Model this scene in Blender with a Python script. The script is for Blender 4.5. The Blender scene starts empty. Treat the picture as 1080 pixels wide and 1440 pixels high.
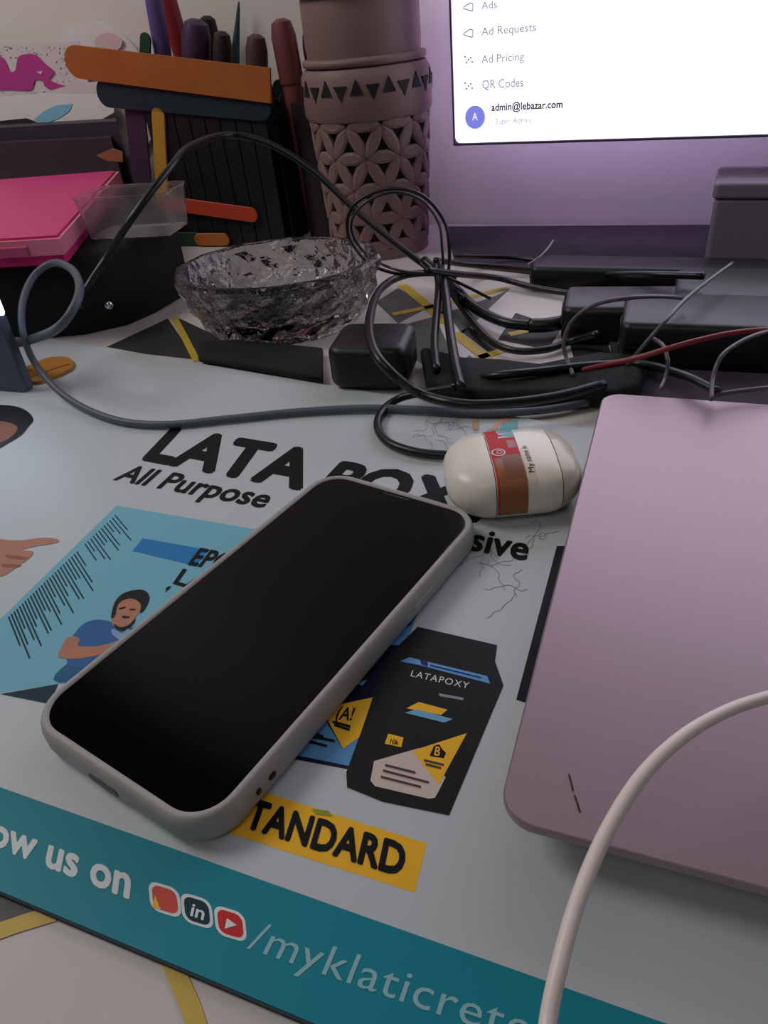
import bpy, bmesh, math, random
from mathutils import Vector, Matrix
random.seed(7)
C = bpy.context.scene.collection
SC = bpy.context.scene

# ------------------------------------------------------------------ camera
FPX, PITCH, ROLL, CAMH = 1018.5747, 0.61096854, -0.10954404, 0.17000457
Fw = Vector((0, math.cos(PITCH), -math.sin(PITCH)))
R0 = Vector((1, 0, 0)); U0 = R0.cross(Fw)
cr, sr = math.cos(ROLL), math.sin(ROLL)
Rt = cr * R0 + sr * U0
Up = -sr * R0 + cr * U0
CAM = Vector((0, 0, CAMH))
cd = bpy.data.cameras.new('camera'); cam = bpy.data.objects.new('camera', cd); C.objects.link(cam)
cd.sensor_fit = 'VERTICAL'; cd.sensor_height = 36; cd.sensor_width = 27; cd.lens = FPX * 36 / 1440
cd.clip_start = 0.005; cd.clip_end = 50
cam.matrix_world = Matrix(((Rt.x, Up.x, -Fw.x, 0), (Rt.y, Up.y, -Fw.y, 0), (Rt.z, Up.z, -Fw.z, CAMH), (0, 0, 0, 1)))
SC.camera = cam

# ------------------------------------------------------------------ world, lamps, exposure
w = bpy.data.worlds.new('world'); SC.world = w; w.use_nodes = True
w.node_tree.nodes['Background'].inputs[0].default_value = (0.80, 0.86, 1.0, 1)
w.node_tree.nodes['Background'].inputs[1].default_value = 0.07


def lamp(name, loc, target, size, power, color):
    l = bpy.data.lights.new(name, 'AREA'); l.shape = 'DISK'; l.size = size; l.energy = power; l.color = color
    o = bpy.data.objects.new(name, l); C.objects.link(o); o.location = loc
    o.rotation_euler = (Vector(target) - Vector(loc)).to_track_quat('-Z', 'Y').to_euler()
    return o


lamp('room_lamp', (-0.72, 0.50, 0.85), (-0.10, 0.50, 0.05), 0.45, 4.0, (1.0, 0.97, 0.94))
lamp('ceiling_lamp', (-0.45, -0.65, 1.4), (0.0, 0.2, 0), 0.6, 2.3, (1.0, 0.91, 0.82))
SC.view_settings.view_transform = 'Standard'; SC.view_settings.look = 'None'
SC.view_settings.gamma = 1; SC.view_settings.use_curve_mapping = False
SC.view_settings.exposure = -0.18
SC.cycles.use_denoising = True
SC.cycles.max_bounces = 14; SC.cycles.transmission_bounces = 12; SC.cycles.transparent_max_bounces = 12

# ------------------------------------------------------------------ pixel -> place helpers


def ray(px, py):
    return ((px - 540) / FPX) * Rt - ((py - 720) / FPX) * Up + Fw


def az(px, py, z=0.0):
    d = ray(px, py); return CAM + d * ((z - CAMH) / d.z)


def aY(px, py, Y):
    d = ray(px, py); return CAM + d * (Y / d.y)


def apl(px, py, P, n):
    d = ray(px, py); return CAM + d * ((P - CAM).dot(n) / d.dot(n))


# ------------------------------------------------------------------ materials


def lin(c):
    return tuple((v / 255 / 12.92 if v / 255 <= .04045 else ((v / 255 + .055) / 1.055) ** 2.4) for v in c)


MATS = {}


def M(name, rgb, rough=0.6, metal=0.0, var=0.0, scale=60, bump=0.0, bscale=400, **kw):
    if name in MATS: return MATS[name]
    m = bpy.data.materials.new(name); m.use_nodes = True; nt = m.node_tree; b = nt.nodes['Principled BSDF']
    c = lin(rgb)
    b.inputs['Base Color'].default_value = (*c, 1); b.inputs['Roughness'].default_value = rough
    b.inputs['Metallic'].default_value = metal
    if name.endswith('_ink'): b.inputs['Specular IOR Level'].default_value = .2
    for k, v in kw.items(): b.inputs[k.replace('_', ' ')].default_value = v
    tc = nt.nodes.new('ShaderNodeTexCoord')
    if var:
        n = nt.nodes.new('ShaderNodeTexNoise'); n.inputs['Scale'].default_value = scale; n.inputs['Detail'].default_value = 4
        nt.links.new(tc.outputs['Object'], n.inputs['Vector'])
        mx = nt.nodes.new('ShaderNodeMix'); mx.data_type = 'RGBA'
        mx.inputs[6].default_value = (*[v * (1 - var) for v in c], 1); mx.inputs[7].default_value = (*[min(1, v * (1 + var)) for v in c], 1)
        nt.links.new(n.outputs['Fac'], mx.inputs[0]); nt.links.new(mx.outputs[2], b.inputs['Base Color'])
    if bump:
        n = nt.nodes.new('ShaderNodeTexNoise'); n.inputs['Scale'].default_value = bscale; n.inputs['Detail'].default_value = 3
        nt.links.new(tc.outputs['Object'], n.inputs['Vector'])
        bp = nt.nodes.new('ShaderNodeBump'); bp.inputs['Strength'].default_value = bump; bp.inputs['Distance'].default_value = 0.001
        nt.links.new(n.outputs['Fac'], bp.inputs['Height']); nt.links.new(bp.outputs['Normal'], b.inputs['Normal'])
    MATS[name] = m; return m


def EM(name, rgb, strength):
    m = bpy.data.materials.new(name); m.use_nodes = True; b = m.node_tree.nodes['Principled BSDF']
    b.inputs['Base Color'].default_value = (0.01, 0.01, 0.01, 1); b.inputs['Roughness'].default_value = 0.5
    b.inputs['Emission Color'].default_value = (*lin(rgb), 1); b.inputs['Emission Strength'].default_value = strength
    return m


# ------------------------------------------------------------------ object helpers


def tag(o, label=None, cat=None, group=None, kind=None):
    if label: o['label'] = label
    if cat: o['category'] = cat
    if group: o['group'] = group
    if kind: o['kind'] = kind
    return o


def thing(name, label, cat, loc, group=None):
    o = bpy.data.objects.new(name, None); C.objects.link(o); o.location = loc; o.empty_display_size = .01
    tag(o, label, cat, group); o['base'] = 0
    del o['base']
    return o


def mesh(name, vf, mat, parent=None, smooth=False, label=None, kind=None):
    """vf: (verts in world space, faces) ; parent origin is subtracted"""
    v, f = vf
    off = Vector((0, 0, 0)); q = parent
    while q is not None: off += q.location; q = q.parent
    me = bpy.data.meshes.new(name)
    if parent is None:
        lo = sum((Vector(a) for a in v), Vector()) / len(v); lo.z = min(a[2] for a in v)
        off = lo
    me.from_pydata([tuple(Vector(a) - off) for a in v], [], f)
    me.materials.append(mat)
    bm = bmesh.new(); bm.from_mesh(me); bmesh.ops.recalc_face_normals(bm, faces=bm.faces); bm.to_mesh(me); bm.free()
    if smooth: me.polygons.foreach_set('use_smooth', [True] * len(me.polygons))
    o = bpy.data.objects.new(name, me); C.objects.link(o)
    if parent is None: o.location = off
    else: o.parent = parent
    if label: o['label'] = label
    if kind: o['kind'] = kind
    return o


def sharp(o, ang=35):
    o.data.set_sharp_from_angle(angle=math.radians(ang)); return o


def join(*vfs):
    V, F_ = [], []
    for v, f in vfs:
        b = len(V); V += [tuple(a) for a in v]; F_ += [tuple(i + b for i in q) for q in f]
    return V, F_


def frame(o, x, y, z=(0, 0, 1)):
    x, y, z, o = Vector(x), Vector(y), Vector(z), Vector(o)
    return lambda a, b, c: o + x * a + y * b + z * c


def yawframe(o, deg):
    a = math.radians(deg)
    return frame(o, (math.cos(a), math.sin(a), 0), (-math.sin(a), math.cos(a), 0))


def loft(rings, cap0=True, cap1=True):
    n = len(rings[0]); V = [tuple(p) for r in rings for p in r]; F_ = []
    for k in range(len(rings) - 1):
        for i in range(n):
            j = (i + 1) % n
            F_.append((k * n + i, k * n + j, (k + 1) * n + j, (k + 1) * n + i))
    if cap0: F_.append(tuple(range(n))[::-1])
    if cap1: F_.append(tuple((len(rings) - 1) * n + i for i in range(n)))
    return V, F_


def rrect(w_, l_, r, seg=6):
    pts = []
    for cx, cy, a0 in ((w_ / 2 - r, l_ / 2 - r, 0), (-w_ / 2 + r, l_ / 2 - r, 90), (-w_ / 2 + r, -l_ / 2 + r, 180), (w_ / 2 - r, -l_ / 2 + r, 270)):
        for k in range(seg + 1):
            a = math.radians(a0 + 90 * k / seg); pts.append((cx + r * math.cos(a), cy + r * math.sin(a)))
    return pts


def rbox(fr, w_, l_, r, prof, seg=6, cap0=True, cap1=True):
    """rounded slab: prof = [(inset, z)]"""
    return loft([[fr(x, y, z) for x, y in rrect(w_ - 2 * i, l_ - 2 * i, max(r - i, 1e-4), seg)] for i, z in prof], cap0, cap1)


def softprof(h, b, z0=0, n=3):
    p = [(b * (1 - math.sin(math.pi / 2 * k / n)), z0 + b * (1 - math.cos(math.pi / 2 * k / n))) for k in range(n + 1)]
    q = [(b * (1 - math.cos(math.pi / 2 * k / n)), z0 + h - b + b * math.sin(math.pi / 2 * k / n)) for k in range(n + 1)]
    return p + q


def prism(poly, dz):
    """poly: world points of the bottom; extruded up by dz (float or vector)"""
    d = Vector((0, 0, dz)) if not hasattr(dz, '__len__') else Vector(dz)
    return loft([[Vector(p) for p in poly], [Vector(p) + d for p in poly]])


def softprism(poly, h, b=0.002):
    """flat cushion-like slab over a polygon (world pts), edges rounded"""
    c = sum((Vector(p) for p in poly), Vector()) / len(poly)
    def ins(t, z):
        out = []
        for p in poly:
            d = c - Vector(p); out.append(Vector(p) + d * min(0.5, t / max(d.length, 1e-6)) + Vector((0, 0, z)))
        return out
    return loft([ins(b * .6, 0), ins(0, b), ins(0, h - b), ins(b * .5, h - b * .3), ins(b * 1.5, h)])


def cat(pts, n=8):
    P = [Vector(p) for p in pts]; P = [2 * P[0] - P[1]] + P + [2 * P[-1] - P[-2]]; out = []
    for i in range(1, len(P) - 2):
        a, b, c, d = P[i - 1:i + 3]
        for k in range(n):
            t = k / n
            out.append(0.5 * ((2 * b) + (c - a) * t + (2 * a - 5 * b + 4 * c - d) * t * t + (3 * b - a - 3 * c + d) * t ** 3))
    out.append(P[-2]); return out


def smooth2(p, n=4):
    q = [Vector((a[0], a[1], 0)) for a in p]; N_ = len(q); out = []
    for i in range(N_):
        a, b, c, d = q[i - 1], q[i], q[(i + 1) % N_], q[(i + 2) % N_]
        for k in range(n):
            t = k / n; v = 0.5 * ((2 * b) + (c - a) * t + (2 * a - 5 * b + 4 * c - d) * t * t + (3 * b - a - 3 * c + d) * t ** 3); out.append((v.x, v.y))
    return out


def tube(pts, r, n=8, smooth=8):
    P = cat(pts, smooth) if smooth else [Vector(p) for p in pts]
    rings = []; t0 = (P[1] - P[0]).normalized(); nrm = t0.orthogonal().normalized()
    for i, q in enumerate(P):
        t = (P[min(i + 1, len(P) - 1)] - P[max(i - 1, 0)])
        if t.length < 1e-9: t = t0
        t = t.normalized(); nrm = (nrm - t * nrm.dot(t))
        nrm = nrm.normalized() if nrm.length > 1e-6 else t.orthogonal().normalized()
        b = t.cross(nrm); rr = r(i / (len(P) - 1)) if callable(r) else r
        rings.append([q + nrm * rr * math.cos(2 * math.pi * k / n) + b * rr * math.sin(2 * math.pi * k / n) for k in range(n)])
    return loft(rings)


def lathe(fr, prof, n=40):
    return loft([[fr(r * math.cos(2 * math.pi * k / n), r * math.sin(2 * math.pi * k / n), z) for k in range(n)] for r, z in prof])


def flat(polys):
    V, F_ = [], []
    for p in polys:
        b = len(V); V += [tuple(a) for a in p]; F_.append(tuple(range(b, b + len(p))))
    return V, F_


_tx = {}


def textmesh(s, bold=0.0, space=1.0):
    """flat text outline, baseline at y=0, cap height scaled to 1; returns verts2d, faces, width"""
    k = (s, bold, space)
    if k in _tx: return _tx[k]
    def raw(t):
        cu = bpy.data.curves.new('t', 'FONT'); cu.body = t; cu.size = 1; cu.space_character = space
        cu.resolution_u = 3; cu.dimensions = '2D'; cu.fill_mode = 'BOTH'
        o = bpy.data.objects.new('t', cu); C.objects.link(o)
        dg = bpy.context.evaluated_depsgraph_get(); me = o.evaluated_get(dg).to_mesh()
        v = [(a.co.x, a.co.y) for a in me.vertices]; f = [tuple(p.vertices) for p in me.polygons]
        o.evaluated_get(dg).to_mesh_clear(); bpy.data.objects.remove(o); bpy.data.curves.remove(cu); return v, f
    hv, _ = raw('H'); y0 = min(a[1] for a in hv); ch = max(a[1] for a in hv) - y0
    v, f = raw(s)
    if bold:
        v0, f0 = v, f; v, f = [], []
        for q in range(8):
            a = q * math.pi / 4; k0 = len(v); v += [(p[0] + bold * math.cos(a), p[1] + bold * math.sin(a), q * 2.5e-6) for p in v0]; f += [tuple(i + k0 for i in p) for p in f0]
    x0 = min(a[0] for a in v); wd = max(a[0] for a in v) - x0
    r = ([((a[0] - x0) / wd, (a[1] - y0) / ch, a[2] if len(a) > 2 else 0.0) for a in v], f)
    _tx[k] = r; return r


def text_on(s, BL, BR, TL, bold=0.0, space=1.0):
    """BL, BR baseline ends, TL = top of the capitals above BL (world points)"""
    v, f = textmesh(s, bold, space); BL, BR, TL = Vector(BL), Vector(BR), Vector(TL)
    nn = (BR - BL).cross(TL - BL).normalized()
    return [tuple(BL + (BR - BL) * a + (TL - BL) * b + nn * c) for a, b, c in v], f


def cable(name, label, pts, r, mat, cat_='cable', group=None, parts=None):
    o = mesh(name, tube(pts, r), mat, None, True)
    return tag(o, label, cat_, group)


# ------------------------------------------------------------------ colours
m_wall = M('wall_paint', (232, 224, 216), .85, var=.05, scale=6, bump=.2, bscale=120)
m_poster = M('coated_board', (196, 203, 206), .42, var=.02, scale=9)
m_board = M('board_edge', (40, 60, 66), .8)
m_teal = M('teal_ink', (26, 138, 156), .45, var=.05, scale=20)
m_ink = M('black_ink', (13, 15, 20), .5)
m_white = M('white_ink', (225, 232, 232), .5)
m_pale = M('pale_ink', (150, 195, 200), .5)
m_panel = M('sky_ink', (124, 188, 208), .45, var=.08, scale=12)
m_blue = M('blue_ink', (44, 128, 192), .45)
m_dteal = M('dark_teal_ink', (20, 55, 66), .5)
m_yel = M('yellow_ink', (250, 190, 48), .45, var=.04)
m_red = M('red_ink', (205, 48, 50), .5)
m_skin = M('skin_ink', (186, 128, 104), .5, var=.1, scale=80)
m_skin2 = M('skin_shade_ink', (150, 96, 74), .5)
m_hair = M('hair_ink', (28, 24, 24), .5)
m_shirt = M('shirt_ink', (56, 104, 160), .5, var=.12, scale=90)
m_shirt2 = M('trouser_ink', (45, 100, 140), .5, var=.1, scale=90)
m_pouch = M('pouch_ink', (30, 31, 33), .45, var=.1, scale=50)
m_cream = M('label_ink', (214, 196, 190), .5)
m_graph = M('pencil_graphite', (150, 153, 160), .6)
m_gold = M('gold_print', (206, 172, 62), .5, var=.12, scale=90)
m_facet = M('grey_marble_print', (92, 90, 88), .6, var=.3, scale=70)
m_facet2 = M('dark_marble_print', (46, 45, 44), .6, var=.3, scale=70)
m_cloth = M('marble_cloth', (206, 198, 195), .5, var=.14, scale=14)
m_wood = M('table_wood', (110, 74, 48), .5, var=.2, scale=30)
m_floor = M('floor_tile', (150, 140, 130), .5, var=.1, scale=8)
m_case = M('grey_silicone', (172, 168, 164), .55, bump=.05)
m_glass = M('black_phone_glass', (3, 3, 4), .1, Specular_IOR_Level=.13)
m_blackp = M('black_plastic', (12, 12, 14), .42, bump=.15, bscale=900)
m_blackc = M('black_rubber', (14, 14, 17), .36)
m_greyc = M('grey_cable_jacket', (86, 94, 102), .5)
m_blackf = M('black_fabric', (14, 14, 16), .85, bump=.6, bscale=1500)
m_lap = M('lavender_aluminium', (170, 147, 157), .42, .55, var=.03, scale=500)
m_lapd = M('dark_gap', (20, 18, 20), .6)
m_bud = M('cream_plastic', (250, 242, 228), .3)
m_whitec = M('white_cable_jacket', (250, 234, 228), .4)
m_lilac = M('glare_tinted_plastic', (150, 132, 165), .5)  # lilac puts the violet glare round the screen into the housing colour

A24 = math.radians(-24.4)
ux = Vector((math.cos(A24), math.sin(A24), 0)); uy = Vector((-math.sin(A24), math.cos(A24), 0))

# ------------------------------------------------------------------ room shell
def wallY(x): return .737 - .46 * x
CL = -0.0015     # top of the tablecloth (poster top is z = 0)
p0 = Vector((-1.2, wallY(-1.2), 0)); p1 = Vector((1.4, wallY(1.4), 0)); wn = Vector((.46, 1, 0)).normalized()
tag(mesh('wall_back', prism([p0 + Vector((0, 0, -.76)), p1 + Vector((0, 0, -.76)), p1 + wn * .08 + Vector((0, 0, -.76)), p0 + wn * .08 + Vector((0, 0, -.76))], 2.6), m_wall), kind='structure')
fc = Vector((0.1, 0.0, 0))
tag(mesh('floor', prism([p0 + Vector((0, 0, -.80)), p0 - wn * 2.4 + Vector((0, 0, -.80)), p1 - wn * 2.4 + Vector((0, 0, -.80)), p1 + Vector((0, 0, -.80))], .04), m_floor), kind='structure')

# ------------------------------------------------------------------ table and cloth
wd = Vector((1, -.46, 0)).normalized()
tc0 = Vector((0, wallY(0), 0)) - wn * .004
def tf(a, b, z): return tc0 + wd * a - wn * b + Vector((0, 0, z))
tb = thing('table', 'wooden table hidden under a marble patterned tablecloth against the wall', 'table', tf(0, .45, -.76))
mesh('tabletop', prism([tf(-.75, 0, -.03), tf(-.75, .95, -.03), tf(.85, .95, -.03), tf(.85, 0, -.03)], .0265), m_wood, tb)
for a, b in ((-.70, .05), (-.70, .88), (.78, .05), (.78, .88)):
    mesh('leg', prism([tf(a, b, -.76), tf(a, b + .05, -.76), tf(a + .05, b + .05, -.76), tf(a + .05, b, -.76)], .73), m_wood, tb)
cl = thing('tablecloth', 'white marble patterned tablecloth with gold lines and grey facets spread on the table', 'tablecloth', tf(0, .45, CL - .002))
sh = []
for (a, b) in ((-.752, 0), (-.752, .955), (.852, .955), (.852, 0)): sh.append(tf(a, b, CL - .002))
mesh('cloth_sheet', prism(sh, .002), m_cloth, cl)


def cpr(name, pxs, mat, z):
    mesh(name, prism([az(x, y, CL + z - .00012) for x, y in pxs], .00012), mat, cl)


for pxs, mt in (([(150, 488), (236, 448), (276, 506), (205, 498)], m_facet2), ([(248, 446), (300, 470), (330, 490), (280, 506)], m_facet2),
                ([(528, 425), (560, 405), (604, 432), (560, 455)], m_facet), ([(548, 462), (612, 445), (642, 512), (612, 524), (560, 490)], m_facet),
                ([(628, 440), (700, 415), (716, 407), (650, 470)], m_facet), ([(648, 466), (660, 460), (712, 495), (690, 498)], m_facet2),
                ([(725, 440), (790, 462), (770, 492), (700, 478)], m_facet2), ([(720, 530), (660, 500), (640, 514), (640, 545)], m_facet),
                ([(800, 480), (850, 470), (862, 505), (810, 515)], m_facet2), ([(-40, 1240), (78, 1286), (-40, 1326)], m_facet)):
    cpr('grey_facet', pxs, mt, .0001)


def ribbon(pts, wdt, z=None):
    """flat ribbon along world points"""
    V, F_ = [], []
    for i, p in enumerate(pts):
        t = (pts[min(i + 1, len(pts) - 1)] - pts[max(i - 1, 0)]).normalized(); n = Vector((-t.y, t.x, 0)) * (wdt / 2)
        V += [tuple(p + n), tuple(p - n)]
    for i in range(len(pts) - 1): F_.append((2 * i, 2 * i + 1, 2 * i + 3, 2 * i + 2))
    return V, F_


for seg, wdt in (([(245, 446), (277, 508)], .0045), ([(552, 442), (620, 428), (716, 404)], .006), ([(565, 400), (600, 428), (624, 454)], .007),
                 ([(640, 468), (714, 527)], .007), ([(638, 514), (720, 488)], .006), ([(-60, 1330), (-10, 1312), (30, 1298), (80, 1283)], .0042),
                 ([(236, 1340), (250, 1375), (268, 1415), (285, 1470)], .0040), ([(860, 396), (900, 430)], .006), ([(716, 470), (800, 452)], .006)):
    mesh('gold_line', ribbon([az(x, y, CL + .0003) for x, y in seg], wdt), m_gold, cl)

# dark mat added to darken the table under the monitor and the adapters
MT = .0015
tag(mesh('darkening_mat', softprism([az(x, y, CL) for x, y in ((628, 322), (1420, 318), (1420, 640), (1090, 590), (900, 566), (862, 520), (850, 430), (765, 388), (640, 374))], .0025, .0008), M('darkening_felt', (66, 57, 70), .9, var=.3, scale=40, bump=.5, bscale=900)), 'dark felt mat added to darken the table under the monitor and the power adapters', 'mat')

# ------------------------------------------------------------------ promotional poster board
bA, bB = az(0, 1253), az(420, 1430); bd = (bB - bA).normalized()
tA, tB = az(155, 490), az(459, 541); td = (tB - tA).normalized()
po = thing('poster', 'white promotional product poster board with teal bottom band lying under the phone', 'poster', (0, .25, CL))
quad = [bA - bd * .30, bB + bd * .24, tB + td * .26, tA - td * .12]
mesh('board', prism([q + Vector((0, 0, CL)) for q in quad], -CL), m_poster, po)
e_ = [quad[0], quad[1]]; nb = Vector((bd.y, -bd.x, 0))
mesh('board_edge', prism([e_[0] + Vector((0, 0, CL)), e_[1] + Vector((0, 0, CL)), e_[1] + nb * .0006 + Vector((0, 0, CL)), e_[0] + nb * .0006 + Vector((0, 0, CL))], -CL - .00005), m_board, po, label='dark raw edge of the board')
L0 = .00006


def pr(name, pxs, mat, layer=1, parent=None, label=None):
    z = L0 * layer
    return mesh(name, prism([az(x, y, z - L0 * .9) for x, y in pxs], L0 * .9), mat, parent or po, label=label)


def tx(name, s, BL, BR, TL, mat, layer=2, bold=0.0, space=1.0, parent=None, label=None):
    z = L0 * layer
    return mesh(name, text_on(s, az(*BL, z), az(*BR, z), az(*TL, z), bold, space), mat, parent or po, label=label)


def multi(name, plist, mat, layer, parent=None, label=None):
    z = L0 * layer
    return mesh(name, flat([[az(x, y, z) for x, y in (smooth2(p) if name.startswith('printed_') else p)] for p in plist]), mat, parent or po, label=label)


hA, hB = az(0, 1107), az(938, 1440); hd = (hB - hA).normalized()
q = [bA - bd * .298, bB + bd * .238, hB + hd * .10, hA - hd * .298]
band = mesh('teal_band', prism([v + Vector((0, 0, 0.000005)) for v in q], L0), m_teal, po, label='teal printed band along the lower edge')
tx('band_lettering', 'Follow us on', (-86, 1158), (182, 1263), (-73, 1122), m_white, 3, .032, 1.02, band)
tx('address_lettering', '/myklaticrete', (347, 1333), (742, 1470), (366, 1296), m_pale, 3, 0, 1.05, band)
for (cx, cy), colr, nm in (((232, 1265), M('coral_ink', (212, 84, 72), .5), 'photo'), ((277, 1281), m_dteal, 'in'), ((324, 1299), m_red, 'play')):
    def ic(s, cx=cx, cy=cy):
        pts = []
        for x, y in rrect(44 * s, 42 * s, 13 * s, 4): pts.append((cx + x - y * -.10, cy + y + x * .30))
        return pts
    ico = pr('icon_frame', ic(1.0), m_white, 3, band); pr('icon_tile', ic(.80), colr, 4, ico)
    if nm == 'in': tx('icon_mark', 'in', (cx - 10, cy + 6), (cx + 9, cy + 13), (cx - 6, cy - 11), m_white, 6, .02, 1, ico)
    if nm == 'play': multi('icon_mark', [[(cx - 5, cy - 8), (cx + 9, cy + 2), (cx - 8, cy + 7)]], m_white, 6, ico)
    if nm == 'photo': multi('icon_mark', [[(cx - 18, cy + 10), (cx - 14, cy - 6), (cx - 6, cy + 14)]], m_yel, 6, ico)

tx('headline_lettering', 'LATA', (200, 644), (426, 687), (240, 602), m_ink, 2, .048, 1.03)
tx('headline_lettering', 'POXY', (440, 690), (700, 738), (478, 650), m_ink, 2, .048, 1.03)
tx('subtitle_lettering', 'All Purpose', (159, 674), (371, 714), (183, 654), m_ink, 2, .028)
tx('subtitle_lettering', 'sive', (658, 772), (741, 788), (668, 742), m_ink, 2, .028)

pn = pr('picture_panel', [(164, 711), (345, 742), (430, 757), (330, 950), (200, 952), (82, 962), (0, 974), (-70, 984), (-70, 925), (0, 871)], m_panel, 1, label='light blue printed picture panel')
# rows of fine print running across the panel
ln = []
N = 40
for i in range(N):
    t = i / (N - 1)
    sx, sy = 159 - 150 * t, 723 + 143 * t
    if 0.30 < t < 0.345: continue
    L = (32 + 14 * math.sin(i * 1.7)) * (1.0 if t < .3 else 1.3) + 10 * t
    dx, dy = .62 - .22 * t, .72 + .22 * t
    a = (sx + 2, sy + 2); b = (sx + dx * L, sy + dy * L); wv = 1.2 + .8 * t
    ln.append([a, (a[0] + wv, a[1] - wv), (b[0] + wv, b[1] - wv), b])
multi('fine_print', ln, m_dteal, 2, pn)
pr('title_bar', [(201, 757), (279, 771), (290, 778), (276, 796), (186, 775)], m_blue, 2, pn)
tx('panel_lettering', 'EPO', (264, 793), (318, 803), (281, 771), m_ink, 4, .03, 1, pn)
tx('panel_lettering', 'LA', (243, 820), (285, 832), (257, 800), m_ink, 3, .03, 1, pn)
tx('panel_lettering', ',', (232, 830), (240, 826), (236, 814), m_ink, 3, .02, 1, pn)
multi('printed_person', [[(82, 960), (92, 935), (130, 920), (210, 920), (330, 950), (200, 952)]], m_shirt2, 2, pn)
multi('printed_person', [[(98, 905), (112, 882), (130, 872), (152, 873), (168, 880), (188, 882), (210, 868), (216, 880), (206, 910), (170, 930), (100, 938)]], m_shirt, 3, pn)
multi('printed_person', [[(84, 915), (96, 896), (112, 898), (110, 908), (140, 908), (170, 900), (178, 905), (150, 918), (110, 926), (84, 924)]], m_skin, 4, pn)
multi('printed_person', [[(157, 870), (160, 848), (170, 840), (186, 838), (199, 848), (196, 860), (184, 876), (172, 882), (160, 880)]], m_skin, 4, pn)
multi('printed_person', [[(156, 868), (162, 846), (174, 834), (194, 829), (206, 832), (210, 842), (204, 856), (197, 862), (198, 850), (188, 842), (176, 843), (166, 850), (162, 866)]], m_hair, 5, pn)
multi('printed_person', [[(160, 877), (170, 882), (184, 877), (190, 869), (188, 877), (176, 886), (165, 885)], [(168, 855), (176, 853), (176, 855), (168, 857)], [(183, 856), (190, 856), (190, 858), (183, 858)], [(172, 866), (182, 867), (181, 869), (173, 869)]], m_hair, 5, pn)
multi('printed_person', [[(158, 884), (172, 890), (180, 884), (184, 892), (170, 900), (158, 892)]], M('collar_ink', (140, 170, 200), .5), 5, pn)
pr('dark_wedge', [(0, 976), (82, 962), (70, 990), (40, 984)], m_dteal, 2)
multi('printed_shirt', [[(-60, 628), (-25, 640), (-34, 700), (-60, 752), (-62, 815), (-110, 840), (-200, 850), (-330, 860), (-300, 720), (-220, 640), (-130, 612)]], m_shirt, 2)
multi('printed_hand', [[(-70, 762), (-35, 758), (-10, 757), (25, 760), (60, 756), (80, 758), (80, 763), (45, 769), (30, 774), (46, 775), (44, 782), (34, 790), (22, 798), (8, 808), (-10, 812), (-40, 812), (-70, 806)]], m_skin, 3)
multi('printed_hand', [[(10, 780), (38, 784), (30, 787), (10, 784)], [(4, 793), (30, 795), (20, 798), (4, 797)]], m_skin2, 4)
multi('printed_head', [[(-95, 628), (-100, 598), (-75, 578), (-40, 570), (-10, 569), (20, 571), (38, 578), (47, 590), (40, 600), (30, 612), (14, 622), (-10, 634), (-55, 640)]], m_hair, 3)
multi('printed_head', [[(-70, 628), (-72, 606), (-45, 594), (-10, 592), (12, 594), (24, 600), (22, 608), (10, 618), (-10, 626), (-40, 636)]], m_skin2, 4)

# two printed packs
def r4(x, y): return (400 + x * .3148, 860 + y * .3148)
bp = pr('printed_pack', [r4(*p) for p in ((600, -5), (560, 20), (470, 150), (380, 230), (240, 415), (130, 520), (45, 640), (45, 660), (285, 705), (400, 400), (500, 190))], M('navy_ink', (18, 22, 48), .45), 1, label='navy printed pack')
multi('pack_tint', [[r4(*p) for p in ((600, 0), (540, 150), (470, 150), (495, 100), (560, 60))], [r4(*p) for p in ((300, 320), (370, 305), (350, 330))],
                    [r4(*p) for p in ((180, 480), (260, 612), (335, 560), (290, 690), (45, 640), (115, 530))]], M('pack_blue_ink', (92, 152, 200), .45), 2, bp)
multi('pack_flash', [[r4(*p) for p in ((213, 422), (395, 383), (335, 560), (262, 612), (190, 480))]], m_yel, 3, bp)
tx('pack_lettering', '(A!', r4(225, 480), r4(300, 486), r4(245, 425), m_ink, 4, .02, 1, bp)
multi('pack_fine_print', [[r4(x, y), r4(x + L, y + 22), r4(x + L, y + 34), r4(x, y + 12)] for x, y, L in ((215, 486, 80), (222, 500, 70), (125, 532, 50), (110, 550, 115), (100, 572, 90))], m_ink, 4, bp)
bk = pr('printed_pack', [r4(*p) for p in ((595, 68), (950, 150), (940, 222), (978, 330), (735, 910), (440, 850), (280, 785), (276, 720), (395, 390), (470, 190))], m_pouch, 3, label='black printed pouch')
multi('pack_tape', [[r4(*p) for p in ((515, 222), (560, 204), (590, 212), (905, 288), (920, 322), (600, 238))]], M('tape_ink', (106, 168, 226), .45), 4, bk)
multi('pack_tape_marks', [[r4(*p) for p in ((605, 214), (640, 222), (640, 246), (612, 236))], [r4(*p) for p in ((650, 236), (880, 292), (880, 299), (650, 243))]], M('deep_blue_ink', (40, 50, 120), .5), 5, bk)
tx('pack_lettering', 'LATAPOXY', r4(562, 288), r4(820, 345), r4(572, 262), m_white, 4, 0, 1.15, bk)
multi('pack_fine_print', [[r4(690, 365), r4(800, 385), r4(798, 396), r4(692, 377)]], m_graph, 4, bk)
multi('pack_flash', [[r4(*p) for p in ((545, 432), (600, 404), (728, 438), (700, 462))]], m_yel, 4, bk)
multi('pack_flash', [[r4(*p) for p in ((538, 452), (590, 436), (752, 480), (715, 496))]], M('tape2_ink', (120, 176, 216), .45), 5, bk)
multi('pack_tag', [[r4(*p) for p in ((448, 590), (464, 545), (532, 562), (522, 606))]], m_yel, 4, bk)
tx('pack_tag_lettering', '10k', r4(470, 588), r4(508, 597), r4(476, 568), m_ink, 5, .02, 1, bk)
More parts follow.
